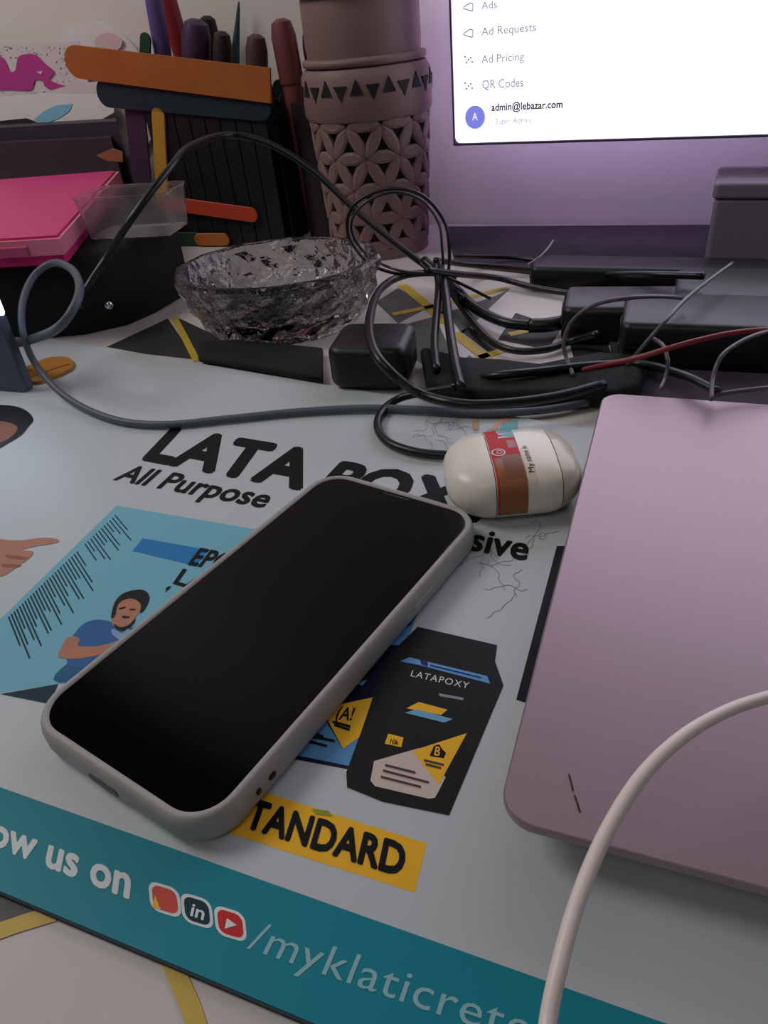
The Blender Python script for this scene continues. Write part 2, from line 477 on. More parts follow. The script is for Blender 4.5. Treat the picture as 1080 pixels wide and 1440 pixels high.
lab = multi('pack_label', [[r4(*p) for p in ((400, 668), (600, 610), (720, 740), (690, 800), (672, 832), (645, 836), (405, 780), (384, 755))]], m_cream, 4, bk)
multi('pack_flash', [[r4(*p) for p in ((570, 622), (815, 543), (690, 772))]], m_yel, 5, bk)
multi('pack_emblem', [[r4(*p) for p in ((650, 640), (668, 600), (690, 592), (705, 615), (722, 630), (712, 655), (650, 645))]], m_ink, 6, bk)
tx('pack_emblem_lettering', 'B', r4(668, 640), r4(692, 646), r4(676, 602), m_yel, 7, .02, 1, bk)
multi('pack_fine_print', [[r4(x, y), r4(x + L, y + s), r4(x + L, y + s + 10), r4(x, y + 10)] for x, y, L, s in ((622, 658, 90, 22), (630, 676, 70, 18), (450, 680, 135, 34), (440, 704, 205, 54), (430, 732, 180, 46))], M('print_brown', (70, 52, 44), .5), 7, bk)

st = pr('yellow_strip', [(372, 1114), (600, 1186), (583, 1255), (320, 1171)], m_yel, 1, label='yellow strip behind bold black lettering')
tx('strip_lettering', 'TANDARD', (342, 1161), (566, 1232), (356, 1124), m_ink, 3, .040, 1.02, st)
multi('strip_mark', [[(438, 1137), (462, 1140), (468, 1148), (444, 1145)]], M('leaf_ink', (150, 160, 50), .5), 3, st)
pr('printed_bar', [(783, 768), (800, 768), (745, 990), (726, 984)], m_ink, 2, label='thin black printed bar beside the laptop')

# pencil doodles and small coloured drawing
dl = []
rd = random.Random(3)
for cx, cy, n_, s in ((690, 735, 3, 30), (735, 745, 3, 24), (690, 800, 4, 36), (720, 840, 4, 30), (760, 760, 2, 18), (640, 600, 5, 34), (680, 590, 4, 26), (600, 605, 3, 26)):
    for k in range(n_):
        x, y = cx + rd.uniform(-s, s), cy + rd.uniform(-s * .6, s * .6); a = rd.uniform(0, 6.3); P = []
        for j in range(9):
            P.append(az(x, y, L0 * 2)); a += rd.uniform(-.9, 1.3); x += s * .28 * math.cos(a); y += s * .20 * math.sin(a)
        dl.append(ribbon(cat(P, 3), .0003))
mesh('pencil_doodles', join(*dl), m_graph, po, kind='stuff')
multi('doodle_colour', [[(664, 592), (672, 588), (674, 604), (666, 606)]], M('tan_crayon', (200, 160, 120), .6), 3)
multi('doodle_colour', [[(706, 596), (728, 590), (728, 604), (700, 606)]], M('aqua_crayon', (110, 180, 186), .6), 3)
multi('doodle_colour', [[(690, 604), (700, 590), (716, 585), (722, 588), (704, 596), (696, 606)]], M('peach_crayon', (226, 170, 150), .6), 3)

# ------------------------------------------------------------------ phone in its case
PX, PY, PT = -0.036783, 0.181552, math.degrees(-0.64471)
pf = yawframe((PX, PY, 0.0003), PT)
ph = thing('phone', 'phone with dark glass screen in a pale grey case lying on the poster', 'phone', (PX, PY, 0.0003))
cs = mesh('case', rbox(pf, .0746, .1496, .0135, [(2.2e-3, 0), (1.2e-3, .0003), (.3e-3, .0018), (0, .0034), (0, .0076), (.3e-3, .0092), (.9e-3, .0104), (1.7e-3, .0108), (2.6e-3, .0106), (3.2e-3, .0099), (3.4e-3, .0088)], 8), m_case, ph, True)
sharp(cs, 50)
mesh('steel_rim', rbox(pf, .0706, .1460, .0114, [(0, .0086), (0, .0094), (.0005, .0097), (.0009, .0097)], 8), M('dark_steel', (60, 58, 56), .25, .9), ph, True)
scr = mesh('screen', rbox(pf, .0692, .1446, .0108, [(0, .0094), (0, .0099), (.0004, .0101), (.0008, .01012)], 8), m_glass, ph)
mesh('earpiece_slot', rbox(frame(pf(0, .0702, .01013), pf(1, 0, 0) - pf(0, 0, 0), pf(0, 1, 0) - pf(0, 0, 0)), .012, .0009, .0004, [(0, 0), (0, .00008)], 3), m_blackp, scr)
for y0, ln_ in ((.028, .012), (-.050, .0026), (-.0555, .0018)):
    mesh('side_button', rbox(frame(pf(.0373, y0, .0056), pf(0, 1, 0) - pf(0, 0, 0), pf(0, 0, 1) - pf(0, 0, 0), pf(1, 0, 0) - pf(0, 0, 0)), ln_, .0020, .0008, [(0, 0), (0, .0003), (.0003, .0005)], 4), m_blackp if y0 < 0 else m_case, ph)
mesh('charging_port', rbox(frame(pf(-.002, -.0748, .0042), pf(1, 0, 0) - pf(0, 0, 0), pf(0, 0, 1) - pf(0, 0, 0), pf(0, -1, 0) - pf(0, 0, 0)), .012, .0030, .0014, [(0, 0), (0, .0002)], 5), m_blackp, ph)

# ------------------------------------------------------------------ earbud case
EX, EY, EA = .0525, .2455, -2
ef = yawframe((EX, EY, .0004), EA)
eb = thing('earbud_case', 'cream earbud charging case with a red printed sticker beside the laptop', 'earbud case', (EX, EY, .0004))


def budshell(grow=0.0):
    W_, L_, H_, r = .0535, .0445, .0213, .0165; rings = []
    n = 9
    for k in range(n + 1):
        t = -1 + 2 * k / n; a = math.asin(max(-1, min(1, t)))
        ins = .0098 * (1 - max(0, math.cos(a)) ** .85)
        z = H_ / 2 + (H_ / 2 + grow) * (math.sin(a))
        rings.append([ef(x, y, z) for x, y in rrect(W_ + 2 * grow - 2 * ins, L_ + 2 * grow - 2 * ins, r - ins * .6 + grow, 8)])
    return loft(rings)


def cut(vf, cuts, keep=None):
    """clip a world-space mesh with half-spaces [(point, normal)] keeping the negative side, capping holes"""
    bm = bmesh.new(); vs = [bm.verts.new(v) for v in vf[0]]
    for f in vf[1]: bm.faces.new([vs[i] for i in f])
    bmesh.ops.recalc_face_normals(bm, faces=bm.faces)
    for p, n, fill in cuts:
        g = bmesh.ops.bisect_plane(bm, geom=list(bm.verts) + list(bm.edges) + list(bm.faces), plane_co=p, plane_no=n, clear_outer=True)
        if fill:
            ed = [e for e in g['geom_cut'] if isinstance(e, bmesh.types.BMEdge)]
            if ed: bmesh.ops.contextual_create(bm, geom=ed)
    bm.verts.index_update()
    r = ([tuple(v.co) for v in bm.verts], [tuple(v.index for v in f.verts) for f in bm.faces]); bm.free(); return r


exd = ef(1, 0, 0) - ef(0, 0, 0); eyd = ef(0, 1, 0) - ef(0, 0, 0); ezd = Vector((0, 0, 1))
S1, S2 = -.0088, .0165
o = mesh('lid', cut(budshell(), [(ef(S1 - .0002, 0, 0), exd, True)]), m_bud, eb, True); sharp(o, 60)
o = mesh('body', cut(budshell(), [(ef(S1 + .0002, 0, 0), -exd, True), (ef(S2 - .0002, 0, 0), exd, True)]), m_bud, eb, True); sharp(o, 60)
o = mesh('seam', cut(budshell(-.0004), [(ef(S1 - .0004, 0, 0), -exd, True), (ef(S1 + .0004, 0, 0), exd, True)]), m_lapd, eb, True)
o = mesh('seam', cut(budshell(-.0002), [(ef(S2 - .0003, 0, 0), -exd, True), (ef(S2 + .0003, 0, 0), exd, True)]), M('seam_grey', (90, 82, 76), .6), eb, True)
o = mesh('sleeve_end', cut(budshell(), [(ef(S2 + .0002, 0, 0), -exd, True)]), M('cream_sleeve', (224, 216, 196), .25), eb, True, label='end of the sleeve behind a thin seam'); sharp(o, 60)


def patch(name, g, x0, x1, y0, y1, mat, parent):
    c = [(ef(x0, 0, 0), -exd, False), (ef(x1, 0, 0), exd, False), (ef(0, y0, 0), -eyd, False), (ef(0, y1, 0), eyd, False), (ef(0, 0, .0045), -ezd, False)]
    return mesh(name, cut(budshell(g), c), mat, parent, True)


from mathutils.bvhtree import BVHTree
bsh = budshell(.00024); bvh = BVHTree.FromPolygons([Vector(v) for v in bsh[0]], bsh[1])


def drape(vf):
    out = []
    for v in vf[0]:
        h = bvh.ray_cast(Vector((v[0], v[1], .06)), Vector((0, 0, -1)))[0]
        out.append(tuple(h) if h else v)
    return out, vf[1]


stk = patch('sticker', .00012, S1 + .0004, S1 + .0118, -.03, .03, m_red, eb); stk['label'] = 'red printed sticker with a tan end'
patch('sticker_patch', .00018, S1 + .0066, S1 + .0118, .0085, .03, M('sticker_teal', (120, 170, 180), .4), stk)
patch('sticker_patch', .00018, S1 + .0080, S1 + .0112, .0005, .0065, M('sticker_grey', (176, 110, 118), .4), stk)
patch('sticker_patch', .00018, S1 + .0012, S1 + .0118, -.03, -.0065, M('sticker_tan', (164, 104, 62), .4, var=.2, scale=200), stk)
patch('sticker_patch', .00021, S1 + .0040, S1 + .0112, -.0185, -.0045, M('sticker_brown', (128, 78, 48), .4, var=.2, scale=200), stk)
patch('sticker_patch', .0001, S1 + .0118, S1 + .0155, -.0205, -.0005, M('sticker_cream', (236, 222, 204), .4), stk)
for k in range(5):   # jagged white streaks between red and teal
    y = .0085 + k * .0026
    mesh('sticker_streak', drape(([tuple(ef(S1 + .0050 + .0006 * (k % 2), y, .0220)), tuple(ef(S1 + .0094, y + .0007, .0220)), tuple(ef(S1 + .0054, y + .0016, .0220))], [(0, 1, 2)])), m_white, stk)
ring = [ef(S1 + .0036 + .0025 * math.cos(t * math.pi / 8), -.0022 + .0025 * math.sin(t * math.pi / 8), .0220) for t in range(17)]
mesh('sticker_mark', drape(ribbon(ring, .0006)), m_white, stk)
ring2 = [ef(S1 + .0036 + .0002 * t * math.cos(t * .9), -.0022 + .0002 * t * math.sin(t * .9), .0220) for t in range(10)]
mesh('sticker_mark', drape(ribbon(ring2, .0004)), m_white, stk)
mesh('sticker_lettering', drape(text_on('My name is', ef(S1 + .0150, -.0165, .0222), ef(S1 + .0150, .0010, .0222), ef(S1 + .0128, -.0165, .0222), 0, 1.1)), m_hair, stk)

# ------------------------------------------------------------------ laptop
LA = -23.5; la = math.radians(LA)
lx = Vector((math.cos(la), math.sin(la), 0)); ly = Vector((-math.sin(la), math.cos(la), 0))
LW, LD = .304, .2205
fl = az(833, 1185, .0151); lp = az(737, 993, .0151)
# front line passes fl along lx, left line passes lp along ly
cor = lp + ly * ((fl - lp).dot(ly))
lcen = cor + lx * LW / 2 + ly * LD / 2; lcen.z = CL + .0016
lf = frame(lcen, lx, ly)
lt = thing('laptop', 'closed lavender aluminium laptop lying on the right side of the poster', 'laptop', lcen)
mesh('base', rbox(lf, LW, LD, .010, [(.026, .0012), (.020, .0018), (.012, .0050), (.006, .0088), (.0045, .0098), (.0047, .0100)], 8), m_lap, lt, False)
mesh('hinge_gap', rbox(lf, LW - .005, LD - .005, .010, [(.002, .0099), (0, .0117)], 8), m_lapd, lt, label='dark gap between lid and base')
lid = mesh('lid', rbox(lf, LW, LD, .0085, [(.0010, .0116), (.0003, .0120), (0, .0127), (0, .0143), (.0002, .0147), (.0006, .0150)], 10), m_lap, lt, True); sharp(lid, 30)
for a in (-1, 1):
    for b in (-1, 1):
        fo = frame(lcen + lx * a * .125 + ly * b * .085, lx, ly); mesh('rubber_foot', lathe(fo, [(.006, 0), (.0065, .0006), (.006, .0013)], 14), m_blackp, lt)
lz = .0151 + lcen.z + .0001
for (a, b) in (((800, 1088), (806, 1112)), ((808, 1118), (816, 1142))):
    mesh('scratch', ribbon([az(*a, lz), az(*b, lz)], .0004), m_lapd, lid)

# ------------------------------------------------------------------ white charging cable
wp = [(766, 1500, .040), (770, 1440, .040), (785, 1365, .042), (812, 1268, .044), (852, 1172, .046), (902, 1092, .048), (960, 1036, .048), (1022, 1000, .046), (1082, 980, .042), (1160, 962, .034), (1290, 945, .0235), (1420, 950, .0185)]
cable('white_cable', 'thick white charging cable arching over the closed laptop', [az(*q) for q in wp], .0014, m_whitec)

# ------------------------------------------------------------------ monitor
MA = math.radians(-27)
mu = Vector((math.cos(MA), math.sin(MA), 0)); mn = Vector((math.sin(MA), -math.cos(MA), 0)); mz = Vector((0, 0, 1))
MP = aY(641, 201, .60)
mfr = frame(MP, mu, mz, mn)     # (along, up, toward viewer)
m_screen = EM('screen_white', (240, 236, 255), 2.2)
mo = thing('monitor', 'monitor with a white menu page glowing above the cables', 'monitor', mfr(.27, -MP.z, -.05))
SW, SH = .53, .30


def mbox(a0, a1, b0, b1, c0, c1): return prism([mfr(a0, b0, c0), mfr(a1, b0, c0), mfr(a1, b0, c1), mfr(a0, b0, c1)], b1 - b0)


m_line = M('bezel_line', (70, 60, 84), .5)
mesh('housing', mbox(-.0016, SW + .0016, -.0018, SH + .0016, -.022, -.001), m_lilac, mo)
mesh('bezel', join(mbox(-.0016, -.0004, -.0018, SH + .0016, -.0009, .0010), mbox(SW + .0004, SW + .0016, -.0018, SH + .0016, -.0009, .0010), mbox(-.0004, SW + .0004, -.0018, -.0004, -.0009, .0010), mbox(-.0004, SW + .0004, SH + .0004, SH + .0016, -.0009, .0010)), m_line, mo, label='thin dark bezel')
scn = mesh('screen', loft([[mfr(SW / 2 + x, SH / 2 + y, z) for x, y in rrect(SW, SH, .004, 4)] for z in (-.0008, .0006)]), m_screen, mo)
mesh('added_glow_strip', join(mbox(.006, .52, .016, .023, -.0255, -.0222), mbox(.0, .006, .0, SH - .02, -.0255, -.0222)), EM('added_violet_glow', (188, 168, 220), 15), mo, label='violet strip added on the back to stand in for glare round the screen')  # added strip tints the wall violet in place of glare round the screen


def mp(px, py, c=.0008): return apl(px, py, mfr(0, 0, c), mn)


def stext(s, BL, BR, TLy, colr, strength, bold=.012):
    BLw = mp(*BL); BRw = mp(*BR); BRw.z = BLw.z; hgt = (mp(BL[0], TLy) - BLw).z
    mesh('menu_lettering', text_on(s, BLw, BRw, BLw + mz * hgt, bold), EM('menu_ink', colr, strength), scn)


g1, g2 = (160, 160, 172), (150, 148, 160)
stext('Ads', (677, 13), (699, 13), 3, g1, 1); stext('Ad Requests', (677, 50), (754, 48), 39, g1, 1)
stext('Ad Pricing', (677, 89), (737, 87), 78, g1, 1); stext('QR Codes', (678, 125), (736, 123), 113, g1, 1)
stext('admin@lebazar.com', (691, 156), (791, 154), 146, (52, 48, 66), 1, .03); stext('Super Admin', (697, 174), (746, 173), 167, (176, 174, 186), 1)
c0 = mp(668, 165); rr = (mp(668, 165) - mp(654, 165)).length
mesh('account_badge', ([tuple(c0 + mu * rr * math.cos(k * math.pi / 12) + mz * rr * math.sin(k * math.pi / 12)) for k in range(24)], [tuple(range(24))]), EM('badge_blue', (132, 136, 236), 1), scn)
bl = mp(664, 169, .0010); mesh('badge_letter', text_on('A', bl, bl + mu * .0042, bl + mz * .0046, .02), EM('badge_white', (250, 250, 255), 1), scn)
m_icn = EM('icon_ink', (150, 148, 160), 1)
for py in (10, 47):   # megaphones
    q = [mp(652, py), mp(661, py - 6), mp(665, py - 5), mp(665, py + 5), mp(661, py + 5), mp(652, py + 2)]
    q += [q[0]]; V, F_ = [], []
    for a, b in zip(q[:-1], q[1:]):
        t = (b - a).normalized(); nn = t.cross(mn) * .0004; k = len(V); V += [tuple(a + nn), tuple(a - nn), tuple(b - nn), tuple(b + nn)]; F_.append((k, k + 1, k + 2, k + 3))
    mesh('menu_icon', (V, F_), m_icn, scn)
for py in (84, 121):
    V, F_ = [], []
    for dx, dy in ((-5, -4), (3, -3), (-3, 4), (5, 3), (0, 0)):
        k = len(V); V += [tuple(mp(659 + dx + a, py + dy + b)) for a, b in ((-1.5, -1.5), (1.5, -1.5), (1.5, 1.5), (-1.5, 1.5))]; F_.append((k, k + 1, k + 2, k + 3))
    mesh('menu_icon', (V, F_), m_icn, scn)
# V-shaped stand of two flat bars behind the panel
def bar(A, B, wdt, th):
    t = (B - A).normalized(); s = mu * wdt / 2; k = mn * th
    return loft([[A - s, A + s, A + s - k, A - s - k], [B - s, B + s, B + s - k, B - s - k]])


topc = mfr(.30, .06, -.0305); 
la_ = mfr(.205, -MP.z + CL + .0027, -.0325)
mesh('stand_leg', bar(la_, mfr(.262, .03, -.0275), .012, .008), M('stand_dark', (58, 50, 66), .5), mo)
mesh('stand_leg', bar(mfr(.375, -MP.z + CL + .0027, -.0325), mfr(.285, .03, -.0275), .012, .008), MATS['stand_dark'], mo)
mesh('stand_hub', mbox(.235, .315, .02, .07, -.036, -.0222), MATS['stand_dark'], mo)

# ------------------------------------------------------------------ pale box under the monitor
b0 = az(985, 392, CL); bx = frame(b0 + mn * -.02, mu, -mn)
pb = thing('storage_box', 'pale grey lilac box standing below the monitor behind the cables', 'box', bx(.07, .025, 0))
mesh('box_body', rbox(frame(bx(.075, .025, 0), mu, -mn), .15, .05, .004, softprof(.046, .002)), M('pale_lilac_card', (128, 116, 130), .6), pb)
mesh('box_lid', rbox(frame(bx(.075, .025, 0), mu, -mn), .153, .053, .004, softprof(.010, .002, .0462)), MATS['pale_lilac_card'], pb)

# ------------------------------------------------------------------ patterned canister
VX, VY = .0225, .640
vf_ = yawframe((VX, VY, CL), 8)
vs = thing('lattice_canister', 'mauve canister with raised petal lattice standing between pen holder and monitor', 'canister', (VX, VY, CL))
m_mauve = M('mauve_plastic', (136, 108, 104), .55, var=.08, scale=40)
m_liner = M('liner_hole_shade', (24, 17, 19), .7)  # near-black stands in for the shade inside the lattice holes
def vr(z): return .0395 + .0065 * min(1, z / .10)
o = mesh('liner', lathe(vf_, [(vr(0) - .003, 0), (vr(.05) - .0022, .05), (vr(.1) - .0022, .102)], 44), m_liner, vs, True); sharp(o, 40)
o = mesh('foot_ring', lathe(vf_, [(vr(0) - .004, 0), (vr(0) + .0012, .0002), (vr(0) + .0012, .008), (vr(0) - .001, .010)], 44), m_mauve, vs, True); sharp(o, 40)
o = mesh('collar', lathe(vf_, [(.044, .1005), (.0475, .1015), (.0492, .1045), (.0497, .118), (.0490, .130), (.0462, .1345), (.0440, .1352)], 48), m_mauve, vs, True); sharp(o, 40)
o = mesh('ridge', lathe(vf_, [(.043, .1353), (.0462, .1362), (.0468, .1385), (.0462, .1405), (.043, .1412)], 48), m_mauve, vs, True)
o = mesh('neck', lathe(vf_, [(.0425, .1412), (.0432, .150), (.0432, .176), (.0425, .178)], 48), m_mauve, vs, True); sharp(o, 40)
o = mesh('lid', lathe(vf_, [(.043, .178), (.0462, .1785), (.0466, .198), (.044, .201), (.0, .202)], 48), m_mauve, vs, True); sharp(o, 40)
NC = 11; dth = 2 * math.pi / NC; RR = .0432
PLEN, PW = .0252, .0096


def petalmesh(ang, name, L=PLEN, W_=PW, th=.0018):
    outl = []
    for k in range(10):
        t = k / 10 * 2 * math.pi; a = math.cos(t) * L / 2 * .98; b = math.sin(t) * W_ / 2
        b *= (1 - .35 * abs(math.cos(t)) ** 3); outl.append((a, b))
    ca, sa = math.cos(ang), math.sin(ang); V = []
    def put(a, b, r):
        s, t = a * ca - b * sa, a * sa + b * ca; q = s / RR
        V.append((RR * math.sin(q) * (1 + r / RR), RR * (1 - math.cos(q)) - r * math.cos(q), t))
    for a, b in outl: put(a, b, -.0024)
    for a, b in outl: put(a, b, th * .3)
    for a, b in outl: put(a * .7, b * .55, th * .75)
    n = 10; F_ = []
    for k in range(2):
        for i in range(n): F_.append((k * n + i, k * n + (i + 1) % n, (k + 1) * n + (i + 1) % n, (k + 1) * n + i))
    F_.append(tuple(range(2 * n, 3 * n)))
    me = bpy.data.meshes.new(name); me.from_pydata(V, [], F_); me.materials.append(m_mauve)
    bm = bmesh.new(); bm.from_mesh(me); bmesh.ops.recalc_face_normals(bm, faces=bm.faces); bm.to_mesh(me); bm.free()
    return me


hz = .0222
pm = {0: petalmesh(0, 'petal'), 1: petalmesh(math.atan2(hz, PLEN / 2), 'petal'), 2: petalmesh(math.atan2(hz, -PLEN / 2), 'petal')}


def putpetal(me, th, z, name='petal'):
    o = bpy.data.objects.new(name, me); C.objects.link(o); o.parent = vs
    a = th + math.radians(8); r = vr(z)
    o.location = (r * math.sin(a), -r * math.cos(a), z); o.rotation_euler = (0, 0, a)


for row in range(5):
    z = .0105 + row * hz
    for c in range(NC):
        th = (c + .5 * (row % 2)) * dth
        if z < .1: putpetal(pm[0], th + dth / 2, z)
        if row < 4:
            putpetal(pm[1], th + dth / 4, z + hz / 2); putpetal(pm[2], th - dth / 4, z + hz / 2)
# dark triangles laid on the collar, coloured as the shade inside cut-outs
tri = bpy.data.meshes.new('cutout_shade')
tv = [(-.0050, .0008, -.0046), (.0050, .0008, -.0046), (0, .0008, .0056), (-.0050, -.0004, -.0046), (.0050, -.0004, -.0046), (0, -.0004, .0056)]
tri.from_pydata(tv, [], [(3, 4, 5), (0, 2, 1), (0, 1, 4, 3), (1, 2, 5, 4), (2, 0, 3, 5)]); tri.materials.append(m_liner)
for k in range(26):
    o = bpy.data.objects.new('cutout_shade', tri); C.objects.link(o); o.parent = vs
    a = k * 2 * math.pi / 26 + .05; o.location = (.0496 * math.sin(a), -.0496 * math.cos(a), .1235 if k % 2 else .1205); o.rotation_euler = (0, 0 if k % 2 else math.pi, a)
    if k % 2 == 0: o.rotation_euler = (math.pi, 0, a + math.pi) if False else (0, math.pi, a)

# ------------------------------------------------------------------ craft-stick pen holder
HA = az(255, 345, CL); HB = az(400, 345, CL); hx = (HB - HA).normalized(); hn = Vector((hx.y, -hx.x, 0))   # hn faces the viewer
def hp(px, py, off=0.0): return apl(px, py, HA + hn * off, hn)
def hfr(px, py):   # coordinates in the face plane
    q = hp(px, py); return ((q - HA).dot(hx), q.z)
ho = thing('pen_holder', 'craft-stick pen holder with an orange stick across its black front', 'pen holder', HA + hx * .05 - hn * .04)
cols = {'orange': (182, 102, 36), 'teal': (16, 46, 56), 'yellow': (206, 150, 46), 'red': (196, 66, 34), 'black': (7, 7, 7), 'purple': (66, 40, 66), 'green': (22, 66, 44), 'brown': (44, 30, 26)}
mw = {k: M('stick_' + k, v, .6, var=.18, scale=35, bump=.2, bscale=300) for k, v in cols.items()}


def stick(A, B, wdt, off, th, mat, nrm=None, along=None, label=None, round_=True):
    """flat craft stick between two world points lying against the plane with normal nrm"""
    nrm = nrm or hn; A = A + nrm * off; B = B + nrm * off; t = (B - A).normalized(); s = nrm.cross(t)
    L = (B - A).length; r = wdt / 2 * .97
    fr = frame((A + B) / 2, t, s, nrm)
    return mesh('stick', rbox(fr, L, wdt, r if round_ else .001, [(.0004, 0), (0, .0004), (0, th - .0004), (.0004, th)], 5), mat, ho, label=label)


x0, zt = hfr(160, 130); x1 = .112; x0 = -.004
ztop = .118
def hw(x, z, d=0.0): return Vector((HA.x, HA.y, 0)) + hx * x - hn * d + Vector((0, 0, z))
ns = 8
for k in range(ns):   # front: black upright sticks
    x = x0 + (x1 - x0) * (k + .5) / ns
    stick(hw(x, CL + .0005), hw(x, ztop - .002 * (k % 3)), (x1 - x0) / ns - .0008, 0, .002, mw['black'])
for k in range(5):    # left side, right side
    d = .008 + .068 * (k + .5) / 5
    stick(hw(x0 - .001, CL + .0005, d), hw(x0 - .001, ztop - .004, d), .0128, 0, .002, mw['purple' if k < 2 else 'brown' if k < 3 else 'black'], -hx)
    stick(hw(x1 + .001, CL + .0005, d), hw(x1 + .001, ztop - .004, d), .0128, 0, .002, mw['black'], hx)
for k in range(ns):   # back
    x = x0 + (x1 - x0) * (k + .5) / ns
    stick(hw(x, CL + .0005, .076), hw(x, ztop + .004, .076), (x1 - x0) / ns - .0008, 0, .002, mw['black'], -hn)
mesh('bottom_board', prism([hw(x0, CL + .0005, .001), hw(x1, CL + .0005, .001), hw(x1, CL + .0005, .075), hw(x0, CL + .0005, .075)], .003), mw['black'], ho)
def hmid(a, b): return (hp(*a) + hp(*b)) / 2
stick(hmid((137, 112), (142, 146)), hp(384, 150), .022, .0021, .002, mw['teal'], label='dark teal stick below the orange one')
def flat_end_stick(A, B, wdt, off, th, mat, label):
    A = A + hn * off; B = B + hn * off; t = (B - A).normalized(); s_ = hn.cross(t); L = (B - A).length; r = wdt / 2
    pts = [(-L / 2 + r + r * math.cos(math.pi / 2 + k * math.pi / 12), r * math.sin(math.pi / 2 + k * math.pi / 12)) for k in range(13)] + [(L / 2, -r), (L / 2, r)]
    fr = frame((A + B) / 2, t, s_, hn)
    return mesh('stick', loft([[fr(x * q, y * q, z) for x, y in pts] for q, z in ((.995, 0), (1, .0004), (1, th - .0004), (.995, th))]), mat, ho, label=label)


A_, B_ = hmid((97, 62), (99, 106)), hmid((384, 95), (384, 143))
flat_end_stick(A_, B_ + (B_ - A_) * .005, .0245, .0043, .0024, mw['orange'], label='wide orange stick across the front')
stick(hp(225, 150), hp(232, 292), .0125, .0021, .002, mw['yellow'], label='yellow upright stick')
stick(hp(228, 282), hp(366, 301), .0125, .0043, .002, mw['red'], label='red-orange stick low on the front')
stick(hmid((175, 140), (200, 140)), hmid((185, 262), (214, 262)), .020, -.002, .002, mw['purple'], label='purple upright stick')
def up(v): return Vector((v.x, v.y, max(v.z, CL + .0068)))
stick(up(hp(246, 335)), up(hp(288, 345)), .012, .0021, .002, mw['green'], label='green stick end at the foot')
stick(up(hp(280, 343)), up(hp(330, 352)), .011, .0043, .002, mw['orange'], label='orange stick end at the foot')
stick(hp(202, 88), hp(203, 46), .010, -.003, .002, mw['green'], label='green stick end')

# pens standing in the holder


def pen(name, label, cat_, px0, px1, d, r, mat, tipmat=None, capmat=None, tip=True, group='pens in the craft-stick holder', box=None, fd=None):
    """px1: top pixel; px0: a pixel lower on the axis; d depth behind the front; foot found inside holder"""
    T = hp(*px1, -d); B = hp(*px0, -d); t = (B - T).normalized(); L = (T.z - .006) / max(.2, -t.z); foot = T + t * L
    # keep the foot inside the box
    lo, hi = box or (x0 + .012, x1 - .012)
    fx = min(max((foot - Vector((HA.x, HA.y, 0))).dot(hx), lo), hi)
    foot = hw(fx, .006, d if fd is None else fd); t = (T - foot).normalized(); Lg = (T - foot).length
    th_ = thing(name, label, cat_, foot, group)
    s = t.orthogonal().normalized(); fr = frame(foot, s, t.cross(s), t)
    o = mesh('barrel', lathe(fr, [(r * .8, 0), (r, .002), (r, Lg * .72)], 14), mat, th_, True); sharp(o, 40)
    if tip:
        o = mesh('tip', lathe(fr, [(r, Lg * .72), (r * .95, Lg * .74), (r * .3, Lg * .97), (r * .1, Lg)], 14), tipmat or mat, th_, True); sharp(o, 40)
    else:
        o = mesh('cap', lathe(fr, [(r * 1.12, Lg * .72), (r * 1.15, Lg * .73), (r * 1.15, Lg * .93), (r * .9, Lg * .985), (r * .4, Lg)], 14), capmat or mat, th_, True); sharp(o, 40)
    return th_


pen('marker', 'violet blue marker rising tallest at the left of the pen holder', 'marker', (220, 90), (212, -25), .012, .0062, M('violet_plastic', (98, 82, 140), .4), tip=False)
pen('marker', 'red marker leaning left behind the orange stick', 'marker', (262, 95), (226, -30), .038, .0072, M('red_plastic', (156, 40, 44), .4), tip=False)
pen('crayon', 'fat purple crayon with blunt top', 'crayon', (276, 95), (276, 27), .016, .0105, M('purple_wax', (72, 40, 76), .5), tip=False)
pen('marker', 'black marker with a dark rounded cap', 'marker', (298, 90), (291, 22), .0555, .0075, m_blackp, tip=False)
pen('pencil', 'teal pencil with pointed tip', 'pencil', (330, 90), (336, 2), .0690, .0048, M('dark_wood', (40, 24, 28), .5), M('teal_tip', (62, 84, 92), .5))
pen('crayon', 'thick dark maroon crayon', 'crayon', (313, 95), (312, 44), .018, .0073, M('maroon_wax', (46, 26, 30), .5), tip=False)
pen('glue_stick', 'brown glue stick leaning beside the teal pencil', 'glue stick', (362, 110), (360, 48), .022, .008, M('brown_plastic', (84, 56, 54), .5), tip=False)
# dark cup with two more pens, right behind the holder
cq = hw(.138, CL, .034); cupf = frame(cq, hx, -hn)
cup = thing('pen_cup', 'dark plum cup between the craft-stick holder and the canister', 'cup', cq)
o = mesh('cup_wall', lathe(cupf, [(.015, 0), (.0162, .001), (.0185, .108), (.0185, .110), (.0172, .110), (.0150, .004), (.001, .0035)], 28), M('plum_cup', (44, 30, 36), .6), cup, True); sharp(o, 40)
pen('marker', 'dusty red marker with a rounded cap in the plum cup', 'marker', (398, 130), (394, 26), .030, .0088, M('dusty_red', (122, 62, 60), .5), tip=False, group='pens in the plum cup', box=(.1315, .1315), fd=.030)
pen('marker', 'plum marker with a narrow top in the plum cup', 'marker', (428, 120), (432, 44), .038, .0050, M('plum_plastic', (84, 56, 74), .45), tip=False, group='pens in the plum cup', box=(.1465, .1465), fd=.038)

